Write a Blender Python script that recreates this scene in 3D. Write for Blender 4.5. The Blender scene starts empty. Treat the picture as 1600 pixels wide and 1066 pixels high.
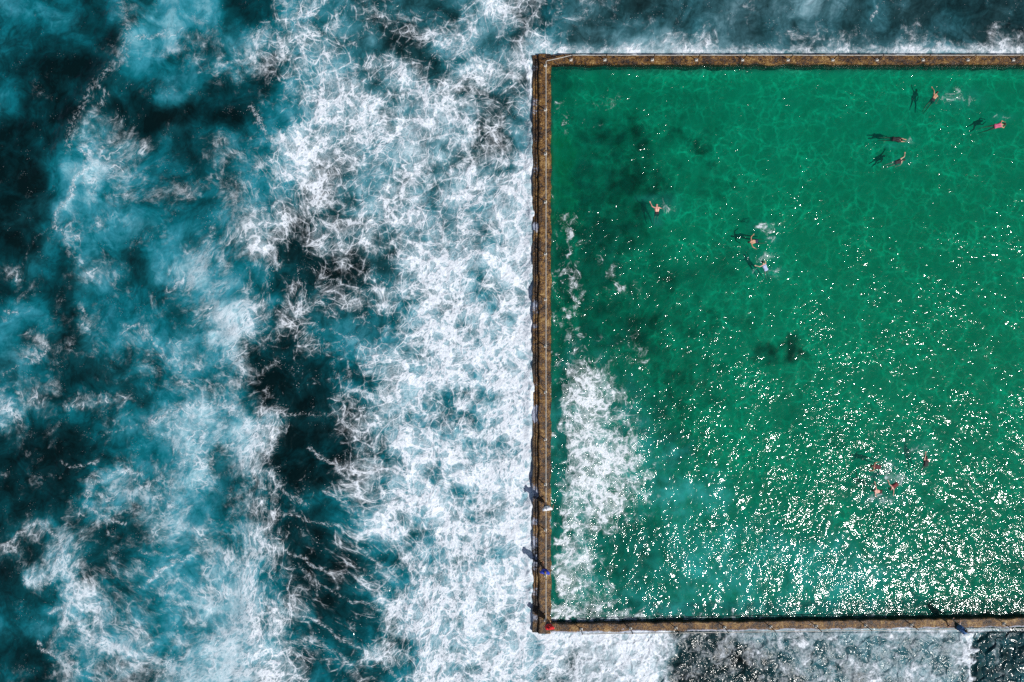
import bpy, math, random
import numpy as np
from mathutils import Vector, Matrix

S = bpy.context.scene
COL = S.collection
rad = math.radians
random.seed(7)

# ------------------------------------------------------------------ camera, light, exposure
CAM_H = 53.33                     # a drone looking straight down, 24 mm lens: 80 m across at the water
PX = 20.0                         # photo pixels per metre at the water
cam = bpy.data.cameras.new('camera')
cam.lens = 24.0; cam.sensor_width = 36.0; cam.clip_start = 0.5; cam.clip_end = 9000.0
camo = bpy.data.objects.new('camera', cam); COL.objects.link(camo)
camo.location = (0, 0, CAM_H); camo.rotation_euler = (0, 0, 0)
S.camera = camo

SUN_EL, SUN_ROT = rad(50.0), rad(126.9)
world = bpy.data.worlds.new('World'); S.world = world; world.use_nodes = True
wn = world.node_tree.nodes; wl = world.node_tree.links
sky = wn.new('ShaderNodeTexSky'); sky.sky_type = 'NISHITA'; sky.sun_disc = False
sky.sun_elevation = SUN_EL; sky.sun_rotation = SUN_ROT
wl.new(sky.outputs[0], wn['Background'].inputs['Color'])
wn['Background'].inputs['Strength'].default_value = 0.06
sun = bpy.data.lights.new('sun', 'SUN'); sun.energy = 4.2; sun.angle = rad(0.5); sun.color = (1.0, 0.965, 0.92)
suno = bpy.data.objects.new('sun', sun); COL.objects.link(suno)
sd = Vector((math.sin(SUN_ROT) * math.cos(SUN_EL), math.cos(SUN_ROT) * math.cos(SUN_EL), math.sin(SUN_EL)))
suno.rotation_euler = sd.to_track_quat('Z', 'Y').to_euler(); suno.location = sd * 120

S.view_settings.view_transform = 'Standard'; S.view_settings.look = 'None'
S.view_settings.exposure = 0.0; S.view_settings.gamma = 1.0; S.view_settings.use_curve_mapping = False
S.render.engine = 'CYCLES'
S.cycles.use_denoising = False
S.cycles.caustics_reflective = False; S.cycles.caustics_refractive = False
S.cycles.max_bounces = 8; S.cycles.transparent_max_bounces = 16; S.cycles.diffuse_bounces = 2; S.cycles.glossy_bounces = 2
S.cycles.sample_clamp_indirect = 4.0


def W(px, py, z=0.0):
    """a point of the photograph (1600 x 1066) at height z above the pool water -> metres"""
    k = (CAM_H - z) / CAM_H / PX
    return ((px - 800.0) * k, (533.0 - py) * k)


# ------------------------------------------------------------------ helpers
def link(name, mesh, mats=(), parent=None, loc=None):
    o = bpy.data.objects.new(name, mesh); COL.objects.link(o)
    for m in (mats if isinstance(mats, (list, tuple)) else [mats]): mesh.materials.append(m)
    if parent is not None: o.parent = parent
    if loc is not None: o.location = loc
    return o


def tag(o, label=None, cat=None, group=None, kind=None):
    if label: o['label'] = label
    if cat: o['category'] = cat
    if group: o['group'] = group
    if kind: o['kind'] = kind
    return o


class MB:
    """collects solid shapes into one mesh"""
    def __init__(self): self.v = []; self.f = []; self.n = 0
    def add(self, V, F):
        self.v.append(np.asarray(V, float)); self.f += [tuple(i + self.n for i in f) for f in F]; self.n += len(V)
    def box(self, c, s, rz=0.0):
        c = np.array(c, float); h = np.array(s, float) / 2
        P = np.array([[x, y, z] for z in (-1, 1) for y in (-1, 1) for x in (-1, 1)], float) * h
        cs, sn = math.cos(rz), math.sin(rz)
        P = P @ np.array([[cs, sn, 0], [-sn, cs, 0], [0, 0, 1]])
        self.add(P + c, [(0, 2, 3, 1), (4, 5, 7, 6), (0, 1, 5, 4), (2, 6, 7, 3), (0, 4, 6, 2), (1, 3, 7, 5)])
    def cap(self, a, b, ra, rb=None, n=10, flat=1.0, flat_dir=(0, 0, 1)):
        """a tapered, round-ended limb from a to b; flat squeezes it along flat_dir"""
        if rb is None: rb = ra
        a = np.array(a, float); b = np.array(b, float); d = b - a; L = np.linalg.norm(d)
        d = d / L if L > 1e-6 else np.array([0, 0, 1.0])
        u = np.array(flat_dir, float); u = u - d * (u @ d)
        if np.linalg.norm(u) < 1e-3: u = np.cross(d, [1, 0.1, 0.3])
        u /= np.linalg.norm(u); w = np.cross(d, u)
        rings = []
        for t in (-80, -45, 0):
            rings.append((a + d * ra * math.sin(rad(t)), ra * math.cos(rad(t))))
        for t in (0, 45, 80):
            rings.append((b + d * rb * math.sin(rad(t)), rb * math.cos(rad(t))))
        V = []
        for c, r in rings:
            for k in range(n):
                t = 2 * math.pi * k / n
                V.append(c + u * (r * flat * math.cos(t)) + w * (r * math.sin(t)))
        F = []
        for i in range(len(rings) - 1):
            for k in range(n):
                F.append((i * n + k, i * n + (k + 1) % n, (i + 1) * n + (k + 1) % n, (i + 1) * n + k))
        F.append(tuple(range(n - 1, -1, -1))); F.append(tuple((len(rings) - 1) * n + k for k in range(n)))
        self.add(V, F)
    def ell(self, c, r, n=12, m=8):
        c = np.array(c, float); V = []; F = []
        for i in range(1, m):
            t = math.pi * i / m
            for k in range(n):
                p = 2 * math.pi * k / n
                V.append(c + np.array([r[0] * math.sin(t) * math.cos(p), r[1] * math.sin(t) * math.sin(p), r[2] * math.cos(t)]))
        top = len(V); V.append(c + np.array([0, 0, r[2]])); bot = len(V); V.append(c - np.array([0, 0, r[2]]))
        for i in range(m - 2):
            for k in range(n):
                F.append((i * n + k, (i + 1) * n + k, (i + 1) * n + (k + 1) % n, i * n + (k + 1) % n))
        for k in range(n):
            F.append((top, k, (k + 1) % n)); F.append((bot, (m - 2) * n + (k + 1) % n, (m - 2) * n + k))
        self.add(V, F)
    def mesh(self, name, smooth=True):
        me = bpy.data.meshes.new(name)
        me.from_pydata(np.concatenate(self.v).tolist(), [], self.f); me.update()
        if smooth: me.polygons.foreach_set('use_smooth', [True] * len(me.polygons))
        return me
    def build(self, name, mat, parent=None, loc=None, smooth=True):
        return link(name, self.mesh(name, smooth), mat, parent, loc)
    def fused(self, name, voxel=0.012, smooth_it=3):
        """all shapes grown together into one continuous skin"""
        me = self.mesh(name)
        o = bpy.data.objects.new(name + '_raw', me); COL.objects.link(o)
        r = o.modifiers.new('r', 'REMESH'); r.mode = 'VOXEL'; r.voxel_size = voxel; r.use_smooth_shade = True
        s = o.modifiers.new('s', 'SMOOTH'); s.factor = 0.5; s.iterations = smooth_it
        dg = bpy.context.evaluated_depsgraph_get(); dg.update()
        out = bpy.data.meshes.new_from_object(o.evaluated_get(dg))
        bpy.data.objects.remove(o); bpy.data.meshes.remove(me)
        out.name = name
        return out


_perm = {}
def perlin(x, y, seed=0):
    if seed not in _perm:
        rg = np.random.RandomState(seed + 11)
        p = rg.permutation(512); _perm[seed] = (np.concatenate([p, p]), rg.uniform(0, 2 * np.pi, 512))
    p, ang = _perm[seed]
    xi = np.floor(x).astype(np.int64); yi = np.floor(y).astype(np.int64); xf = x - xi; yf = y - yi
    u = xf ** 3 * (xf * (xf * 6 - 15) + 10); v = yf ** 3 * (yf * (yf * 6 - 15) + 10)
    def g(ix, iy, dx, dy):
        h = ang[p[(p[ix & 511] + (iy & 511)) & 511]]
        return np.cos(h) * dx + np.sin(h) * dy
    a = g(xi, yi, xf, yf); b = g(xi + 1, yi, xf - 1, yf); c = g(xi, yi + 1, xf, yf - 1); d = g(xi + 1, yi + 1, xf - 1, yf - 1)
    return ((a + (b - a) * u) * (1 - v) + (c + (d - c) * u) * v) * 1.5


def fbm(x, y, seed=0, octv=4, gain=0.5):
    s = 0; a = 1.0
    for i in range(octv):
        s = s + a * perlin(x * 2 ** i + 17.3 * i, y * 2 ** i - 9.1 * i, seed + i); a *= gain
    return s


def advect(x, y, seed, scales, steps=6):
    """carry each point back along a swirling current, so that foam noise is drawn out into filaments"""
    X = x.copy(); Y = y.copy(); e = 0.02
    for _ in range(steps):
        vx = 0; vy = 0
        for k, (sc, am) in enumerate(scales):
            def psi(a, b): return perlin(a / sc, b / sc, seed + 31 * k) * am * sc
            vx = vx + (psi(X, Y + e) - psi(X, Y - e)) / (2 * e); vy = vy - (psi(X + e, Y) - psi(X - e, Y)) / (2 * e)
        X = X - vx / steps; Y = Y - vy / steps
    return X, Y


def grid_mesh(name, xs, ys, Z, keep=None):
    nx, ny = len(xs), len(ys)
    X, Y = np.meshgrid(xs, ys)
    co = np.stack([X.ravel(), Y.ravel(), Z.ravel()], 1).astype(np.float32)
    i = np.arange((ny - 1) * (nx - 1)); r = i // (nx - 1); c = i % (nx - 1); a = r * nx + c
    q = np.stack([a, a + 1, a + nx + 1, a + nx], 1)
    if keep is not None: q = q[keep(X, Y).ravel()[a]] if callable(keep) else q[keep]
    me = bpy.data.meshes.new(name)
    me.vertices.add(len(co)); me.vertices.foreach_set('co', co.ravel())
    me.loops.add(q.size); me.loops.foreach_set('vertex_index', q.ravel().astype(np.int32))
    me.polygons.add(len(q)); me.polygons.foreach_set('loop_start', (np.arange(len(q)) * 4).astype(np.int32))
    me.polygons.foreach_set('use_smooth', np.ones(len(q), bool))
    me.update(calc_edges=True); me.validate()
    return me


def fattr(me, name, val):
    a = me.attributes.new(name, 'FLOAT', 'POINT'); a.data.foreach_set('value', np.ascontiguousarray(val.ravel(), np.float32))
def vattr(me, name, x, y):
    a = me.attributes.new(name, 'FLOAT_VECTOR', 'POINT')
    v = np.zeros((x.size, 3), np.float32); v[:, 0] = x.ravel(); v[:, 1] = y.ravel()
    a.data.foreach_set('vector', v.ravel())


def sstep(a, b, x):
    t = np.clip((x - a) / (b - a), 0, 1); return t * t * (3 - 2 * t)


# ------------------------------------------------------------------ node helper
class NT:
    def __init__(self, name):
        self.m = bpy.data.materials.new(name); self.m.use_nodes = True
        self.t = self.m.node_tree; self.t.nodes.clear()
        self.out = self.t.nodes.new('ShaderNodeOutputMaterial')
    def put(self, sock, v):
        if isinstance(v, bpy.types.NodeSocket): self.t.links.new(v, sock)
        elif isinstance(v, (tuple, list)) and len(v) == 3 and sock.type == 'RGBA': sock.default_value = (*v, 1)
        else: sock.default_value = v
    def n(self, typ, out=0, ins=None, **kw):
        nd = self.t.nodes.new(typ)
        for k, v in kw.items(): setattr(nd, k, v)
        for k, v in (ins or {}).items(): self.put(nd.inputs[k], v)
        return nd.outputs[out]
    def math(self, op, a, b=0.0, c=None, clamp=False):
        ins = {0: a, 1: b}
        if c is not None: ins[2] = c
        return self.n('ShaderNodeMath', 0, ins, operation=op, use_clamp=clamp)
    def add(self, a, b): return self.math('ADD', a, b)
    def sub(self, a, b): return self.math('SUBTRACT', a, b)
    def mul(self, a, b): return self.math('MULTIPLY', a, b)
    def mad(self, a, b, c): return self.math('MULTIPLY_ADD', a, b, c)
    def mx(self, a, b): return self.math('MAXIMUM', a, b)
    def mn(self, a, b): return self.math('MINIMUM', a, b)
    def ss(self, v, lo, hi, a=0.0, b=1.0):
        return self.n('ShaderNodeMapRange', 0, {'Value': v, 'From Min': lo, 'From Max': hi, 'To Min': a, 'To Max': b}, interpolation_type='SMOOTHSTEP', clamp=True)
    def lin(self, v, lo, hi, a=0.0, b=1.0):
        return self.n('ShaderNodeMapRange', 0, {'Value': v, 'From Min': lo, 'From Max': hi, 'To Min': a, 'To Max': b}, clamp=True)
    def vm(self, op, a, b=None, s=None):
        ins = {0: a}
        if b is not None: ins[1] = b
        if s is not None: ins['Scale'] = s
        return self.n('ShaderNodeVectorMath', 0, ins, operation=op)
    def noise(self, vec, scale, detail=3.0, rough=0.55, out='Fac', dist=0.0):
        return self.n('ShaderNodeTexNoise', out, {'Vector': vec, 'Scale': scale, 'Detail': detail, 'Roughness': rough, 'Distortion': dist}, noise_dimensions='2D')
    def ridge(self, vec, scale, detail=3.0):
        """thin wandering filaments: 1 along the zero lines of a noise"""
        v = self.noise(vec, scale, detail, 0.5)
        return self.sub(1.0, self.math('ABSOLUTE', self.mad(v, 4.0, -2.0)))
    def voro(self, vec, scale, feature='DISTANCE_TO_EDGE', rnd=1.0, out='Distance'):
        return self.n('ShaderNodeTexVoronoi', out, {'Vector': vec, 'Scale': scale, 'Randomness': rnd}, voronoi_dimensions='2D', feature=feature)
    def attr(self, name, out='Fac'): return self.n('ShaderNodeAttribute', out, attribute_name=name)
    def mixc(self, f, a, b, blend='MIX'):
        nd = self.t.nodes.new('ShaderNodeMix'); nd.data_type = 'RGBA'; nd.blend_type = blend
        self.put(nd.inputs[0], f); self.put(nd.inputs[6], a); self.put(nd.inputs[7], b); return nd.outputs[2]
    def ramp(self, f, stops, interp='LINEAR'):
        nd = self.t.nodes.new('ShaderNodeValToRGB'); self.put(nd.inputs[0], f); nd.color_ramp.interpolation = interp
        e = nd.color_ramp.elements
        while len(e) < len(stops): e.new(0.5)
        for k, (p, c) in enumerate(stops): e[k].position = p; e[k].color = (*c, 1)
        return nd.outputs[0]
    def bump(self, h, dist=1.0, strength=1.0, normal=None):
        ins = {'Height': h, 'Distance': dist, 'Strength': strength}
        if normal is not None: ins['Normal'] = normal
        return self.n('ShaderNodeBump', 0, ins)
    def surf(self, s): self.t.links.new(s, self.out.inputs['Surface']); return self.m


def foam_nodes(t, foam, flow, k=1.0, lace=1.0):
    """foam as a mat pierced by rounded windows of clear water: thick mats keep a few small ones, thin foam is left as a lace
    round wide ones; a faint film lies in the windows and drops between; k: finer above 1"""
    def warped(src, scale, amp, det=2.0):
        w = t.n('ShaderNodeTexNoise', 'Color', {'Vector': src, 'Scale': scale, 'Detail': det}, noise_dimensions='2D')
        q = t.vm('MULTIPLY_ADD', w); q.node.inputs[1].default_value = (amp, amp, 0); t.t.links.new(src, q.node.inputs[2]); return q
    p1 = warped(flow, 0.50 * k, 0.56 / k, 2.0); p2 = warped(p1, 2.0 * k, 0.15 / k, 3.0); p3 = warped(p2, 6.0 * k, 0.05 / k, 2.0)
    big = t.noise(flow, 0.28 * k, 3.0, 0.6)
    mid = t.noise(p1, 0.80 * k, 5.0, 0.62)
    fine = t.noise(flow, 6.0 * k, 4.0, 0.75)
    tear = t.noise(p2, 2.2 * k, 4.0, 0.68)
    m = t.add(foam, t.add(t.mul(t.sub(mid, 0.5), 0.85), t.mad(t.sub(big, 0.5), 0.75, 0.0)))
    m2 = t.add(m, t.mul(t.sub(tear, 0.5), 0.55))
    def cells(p, sc, lo, hi, soft, spread):
        e = t.voro(p, sc); c = t.n('ShaderNodeSeparateColor', 0, {0: t.voro(p, sc, 'F1', 1.0, 'Color')})
        edge = t.add(t.ss(m2, lo, hi, 0.035, 0.40), t.mul(t.mul(t.sub(c, 0.55), spread), t.ss(m2, lo - 0.1, lo + 0.3)))
        edge = t.mx(edge, 0.03)
        d = t.sub(e, edge)
        return t.ss(d, -soft, soft * 1.3), t.ss(d, -soft, soft + 0.26)
    w1, b1 = cells(p2, 0.62 * k, 0.15, 1.00, 0.05, 0.40)
    w2, b2 = cells(p2, 1.35 * k, 0.05, 0.95, 0.06, 0.45)
    w3, b3 = cells(p3, 3.1 * k, -0.05, 0.85, 0.10, 0.55)
    mat = t.mul(t.sub(1.0, t.mul(w1, t.mad(lace, 0.5, 0.5))), t.mul(t.sub(1.0, t.mul(w2, 0.92)), t.sub(1.0, t.mul(w3, 0.80))))
    thin = t.ss(m2, 0.22, 0.72)
    mat = t.mul(mat, t.mul(thin, t.ss(fine, 0.18, 0.55, t.mad(t.ss(m, 0.3, 1.0), 0.60, 0.25), 1.0)))
    halo = t.mul(t.mul(t.sub(1.0, t.mul(b1, b2)), thin), t.ss(fine, 0.2, 0.7, 0.12, 0.34))
    # thin bright seams where windows meet, finer and broken where foam is sparse
    along = t.ss(t.noise(p1, 1.5 * k, 4.0, 0.65), 0.36, 0.64)
    s1 = t.mul(t.ss(t.voro(p2, 0.62 * k), 0.0, 0.055, 1.0, 0.0), t.ss(m2, 0.10, 0.46))
    s2 = t.mul(t.ss(t.voro(p2, 1.35 * k), 0.0, 0.085, 0.85, 0.0), t.ss(m2, 0.14, 0.52))
    s3 = t.mul(t.ss(t.voro(p3, 3.1 * k), 0.0, 0.15, 0.55, 0.0), t.ss(m2, 0.25, 0.70))
    seam = t.mul(t.mul(t.mx(s1, t.mx(s2, s3)), t.mad(along, 0.80, 0.08)), lace)
    # where no lace forms: short feathery flecks
    dash = t.mul(t.ss(t.noise(p2, 3.4 * k, 3.0, 0.72), 0.56, 0.72), t.mul(t.ss(m2, 0.22, 0.62), t.ss(lace, 0.0, 1.0, 0.62, 0.1)))
    seam = t.mx(seam, dash)
    film = t.mul(t.ss(m, 0.22, 1.15), t.ss(tear, 0.28, 0.72, 0.10, 0.80))
    cov = t.sub(1.0, t.mul(t.mul(t.sub(1.0, mat), t.sub(1.0, t.mx(film, halo))), t.sub(1.0, seam)))
    dr = t.ss(t.voro(p3, 4.6 * k, 'F1'), 0.05, 0.14, 1.0, 0.0)
    gate = t.ss(t.add(t.noise(flow, 0.8 * k, 4.0, 0.65), t.mul(foam, 0.22)), 0.58, 0.72)
    cov = t.mx(cov, t.mul(t.mul(dr, gate), 0.6))
    return cov, m, fine, p2


# ------------------------------------------------------------------ what the sea carries where: foam cover F (a few sun glints painted in as foam) and aerated water A, 2 m cells read row by row
A_ROWS = [
 "544243785236553443743" "3332233434543322222" "2",
 "323226634554455135753" "5335654433333333322" "3",
 "200025343424653535644" "5555555555555555555" "5",
 "410122632226555553342" "5555555555555555555" "5",
 "200210001136665556526" "5555555555555555555" "5",
 "012442223455445566326" "5555555555555555555" "5",
 "025654423555335556447" "5555555555555555555" "5",
 "015654333464246456567" "5555555555555555555" "5",
 "035565444452334556568" "5555555555555555555" "5",
 "034444554331334567569" "5555555555555555555" "5",
 "222542665533112566679" "5555555555555555555" "5",
 "222544445532333576569" "5555555555555555555" "5",
 "551444445642444577669" "5555555555555555555" "5",
 "421355656322455667679" "5555555555555555555" "5",
 "452223455312235465679" "5555555555555555555" "5",
 "432233444312133555459" "5555555555555555555" "5",
 "532244577641114555579" "5555555555555555555" "5",
 "100134564521123567679" "5555555555555555555" "5",
 "111244463421112577779" "5555555555555555555" "5",
 "111454564332344776789" "5555555555555555555" "5",
 "132323564422345577789" "5555555555555555555" "5",
 "214323554532134557679" "5555555555555555555" "5",
 "145234556642124467779" "5555555555555555555" "5",
 "224534456652224567877" "5555555555555555555" "5",
 "444455556643334587668" "8768833455555555764" "4",
 "124554467653343366777" "7378922134456666611" "1",
 "212522467544333588766" "3467922223444555623" "3",
]
F_ROWS = [
 "000012322124445444674" "3332223232111112111" "21",
 "000111553355663456645" "5545555433443455445" "55",
 "000032234445764656766" "5555555555555555555" "55",
 "010023111124587777645" "5555555555555555555" "55",
 "000531011114888787744" "5555555555555555555" "55",
 "010354223448776777754" "5555555555555555555" "55",
 "002643323358865677658" "5555555555555555555" "55",
 "002343333446856767778" "5555555555555555555" "55",
 "003342224665666788778" "5555555555555555555" "55",
 "002222235654766788879" "5555555555555555555" "55",
 "222331255243655788889" "5555555555555555555" "55",
 "222131344424666798779" "5555555555555555555" "55",
 "322434347744345799889" "5555555555555555555" "55",
 "143234445533445689889" "5555555555555555555" "55",
 "231122444623346788789" "5555555555555555555" "55",
 "443442344432256877779" "5555555555555555555" "55",
 "534233566652247777789" "5555555555555555555" "55",
 "222232363652246888789" "5555555555555555555" "55",
 "222254453542266899889" "5555555555555555555" "55",
 "121455442443356898889" "5555555555555555555" "55",
 "252444543442357789899" "5555555555555555555" "55",
 "326222446643356768889" "5555555555555555555" "55",
 "155434535744345569999" "5555555555555555555" "55",
 "015633456753345799888" "5555555555555555555" "55",
 "014544345765446798888" "8798944555555566553" "3",
 "035556457865445688888" "8589933345555555611" "12",
 "214444677765554599877" "5678943445555555513" "33",
]
def cellmap(rows):
    G = np.array([[int(c) for c in r[:40].ljust(40, r[-1])] for r in rows], float) / 9.0
    return G
MA, MF = cellmap(A_ROWS), cellmap(F_ROWS)


def sample(G, px, py):
    """smooth cubic reading of a cell map at photo pixels"""
    ny, nx = G.shape
    gx = np.clip(px / 40.0 - 0.5, -0.5, nx - 0.5); gy = np.clip(py / 40.0 - 0.5, -0.5, ny - 0.5)
    ix = np.floor(gx).astype(int); iy = np.floor(gy).astype(int); fx = gx - ix; fy = gy - iy
    def cw(f):
        return [(-0.5 * f ** 3 + f ** 2 - 0.5 * f), (1.5 * f ** 3 - 2.5 * f ** 2 + 1), (-1.5 * f ** 3 + 2 * f ** 2 + 0.5 * f), (0.5 * f ** 3 - 0.5 * f ** 2)]
    wx, wy = cw(fx), cw(fy); s = 0
    for j in range(4):
        for i in range(4):
            s = s + wy[j] * wx[i] * G[np.clip(iy + j - 1, 0, ny - 1), np.clip(ix + i - 1, 0, nx - 1)]
    return np.clip(s, 0, 1)


def stroke(px, py, pts, width):
    """falloff around a polyline (photo pixels)"""
    d = np.full(px.shape, 1e9)
    for (x0, y0), (x1, y1) in zip(pts[:-1], pts[1:]):
        dx, dy = x1 - x0, y1 - y0; L = dx * dx + dy * dy
        t = np.clip(((px - x0) * dx + (py - y0) * dy) / L, 0, 1)
        d = np.minimum(d, np.hypot(px - x0 - t * dx, py - y0 - t * dy))
    return np.exp(-(d / width) ** 2)


# wave fronts, drawn-out foam lines and a crest of painted sun sparkle (polyline, half width px, strength)
CRESTS = [
 ([(192, 5), (203, 60), (190, 95), (160, 118), (132, 160), (112, 200), (108, 232)], 15, .20),  # white sun sparkle along this crest, painted as foam
 ([(150, 130), (165, 150), (135, 190)], 9, .22),
 ([(215, 55), (235, 58), (262, 52)], 7, .25),
 ([(130, 235), (150, 255), (118, 275), (105, 312)], 7, .40),
 ([(105, 312), (82, 350), (100, 365), (122, 372)], 7, .32), ([(82, 352), (45, 378), (32, 410), (26, 455)], 6, .14),
 ([(405, 80), (370, 95), (340, 100)], 4, .3), ([(395, 165), (400, 190), (415, 205)], 8, .35),
 ([(10, 488), (30, 490)], 7, .3), ([(55, 525), (72, 545), (45, 570)], 7, .34), ([(125, 480), (135, 512)], 9, .24),
 ([(190, 508), (220, 510), (232, 530), (250, 545), (265, 560)], 5, .32),
 ([(300, 425), (320, 400), (330, 360)], 9, .26), ([(285, 440), (300, 430)], 8, .2),
 ([(330, 470), (345, 500), (370, 510), (400, 500)], 14, .22),
 ([(350, 530), (368, 560), (380, 575), (372, 600)], 7, .34),
 ([(100, 635), (140, 632), (165, 628)], 5, .28), ([(0, 620), (10, 640)], 8, .3), ([(0, 585), (30, 575)], 5, .22),
 ([(95, 725), (130, 728), (152, 722)], 3.5, .3), ([(160, 680), (195, 668), (225, 668)], 5, .2),
 ([(235, 665), (262, 640), (300, 632), (350, 635), (378, 652), (395, 690), (402, 735)], 11, .30),
 ([(260, 680), (290, 720), (330, 715), (325, 745), (300, 752)], 11, .26),
 ([(130, 785), (138, 765), (170, 745), (205, 735), (222, 742)], 5, .34), ([(130, 788), (165, 812), (195, 818)], 5, .36),
 ([(175, 780), (205, 770), (228, 775)], 5, .22), ([(168, 815), (172, 795), (200, 785)], 4, .22),
 ([(8, 858), (22, 835), (62, 814), (80, 828), (98, 850), (104, 872)], 4.5, .42),
 ([(96, 860), (95, 885), (80, 905), (60, 915), (38, 905)], 9, .34), ([(40, 900), (46, 910)], 4, .3),
 ([(75, 960), (95, 948), (115, 965), (125, 985), (150, 1002), (190, 1015), (222, 1022), (248, 1038), (268, 1042)], 4, .46),
 ([(55, 1010), (85, 1030), (112, 1050), (150, 1062)], 4, .40),
 ([(170, 1062), (185, 1030), (200, 1018)], 3.5, .34), ([(245, 1062), (262, 1045)], 3.5, .3),
 ([(232, 912), (250, 890), (290, 872)], 4, .36), ([(215, 863), (240, 865), (300, 870)], 4, .28),
 ([(215, 915), (240, 925), (285, 935), (320, 955)], 6, .26), ([(270, 940), (300, 950), (322, 952)], 5, .28),
 ([(240, 850), (270, 830), (310, 828)], 6, .26), ([(272, 965), (275, 1000)], 5, .2),
 ([(425, 852), (470, 875), (500, 893), (540, 898), (600, 945)], 3.5, .34),
 ([(420, 800), (480, 812), (540, 830), (580, 880), (622, 915)], 3.5, .30),
 ([(470, 890), (520, 930), (575, 945), (640, 990)], 3.5, .30),
 ([(432, 950), (500, 975), (560, 1010), (620, 1060)], 4, .34), ([(440, 1010), (490, 1000), (545, 1035)], 4, .3),
 ([(480, 700), (530, 730), (560, 770), (600, 800)], 3.5, .40), ([(505, 770), (560, 800), (605, 830)], 3.5, .30),
 ([(420, 645), (480, 650), (525, 645)], 3.5, .26), ([(535, 605), (575, 615), (600, 640)], 4, .4),
 ([(515, 570), (545, 600), (540, 560)], 3.5, .26), ([(420, 740), (445, 772), (480, 790)], 4, .3),
 ([(430, 470), (470, 500), (520, 520), (560, 530)], 5, .24), ([(500, 430), (560, 455), (600, 440)], 5, .3),
 ([(850, 62), (842, 70), (835, 80)], 5, .4), ([(860, 76), (1000, 78), (1220, 78), (1400, 77), (1600, 77)], 5, .34),
 ([(990, 80), (975, 70)], 4, .3), ([(1370, 8), (1362, 30)], 5, .3),
 ([(860, 994), (1025, 994)], 5, .3), ([(1300, 992), (1600, 990)], 4, .25),
 ([(829, 90), (829, 990)], 5, .35),
]

LX, RX = W(832, 0)[0], 63.0                    # the pool and its walls
TY, BY = W(0, 84)[1], W(0, 990)[1]
IN_X, IN_TOP, IN_BOT = W(861, 0)[0], W(0, 101)[1], W(0, 974)[1]


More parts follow.
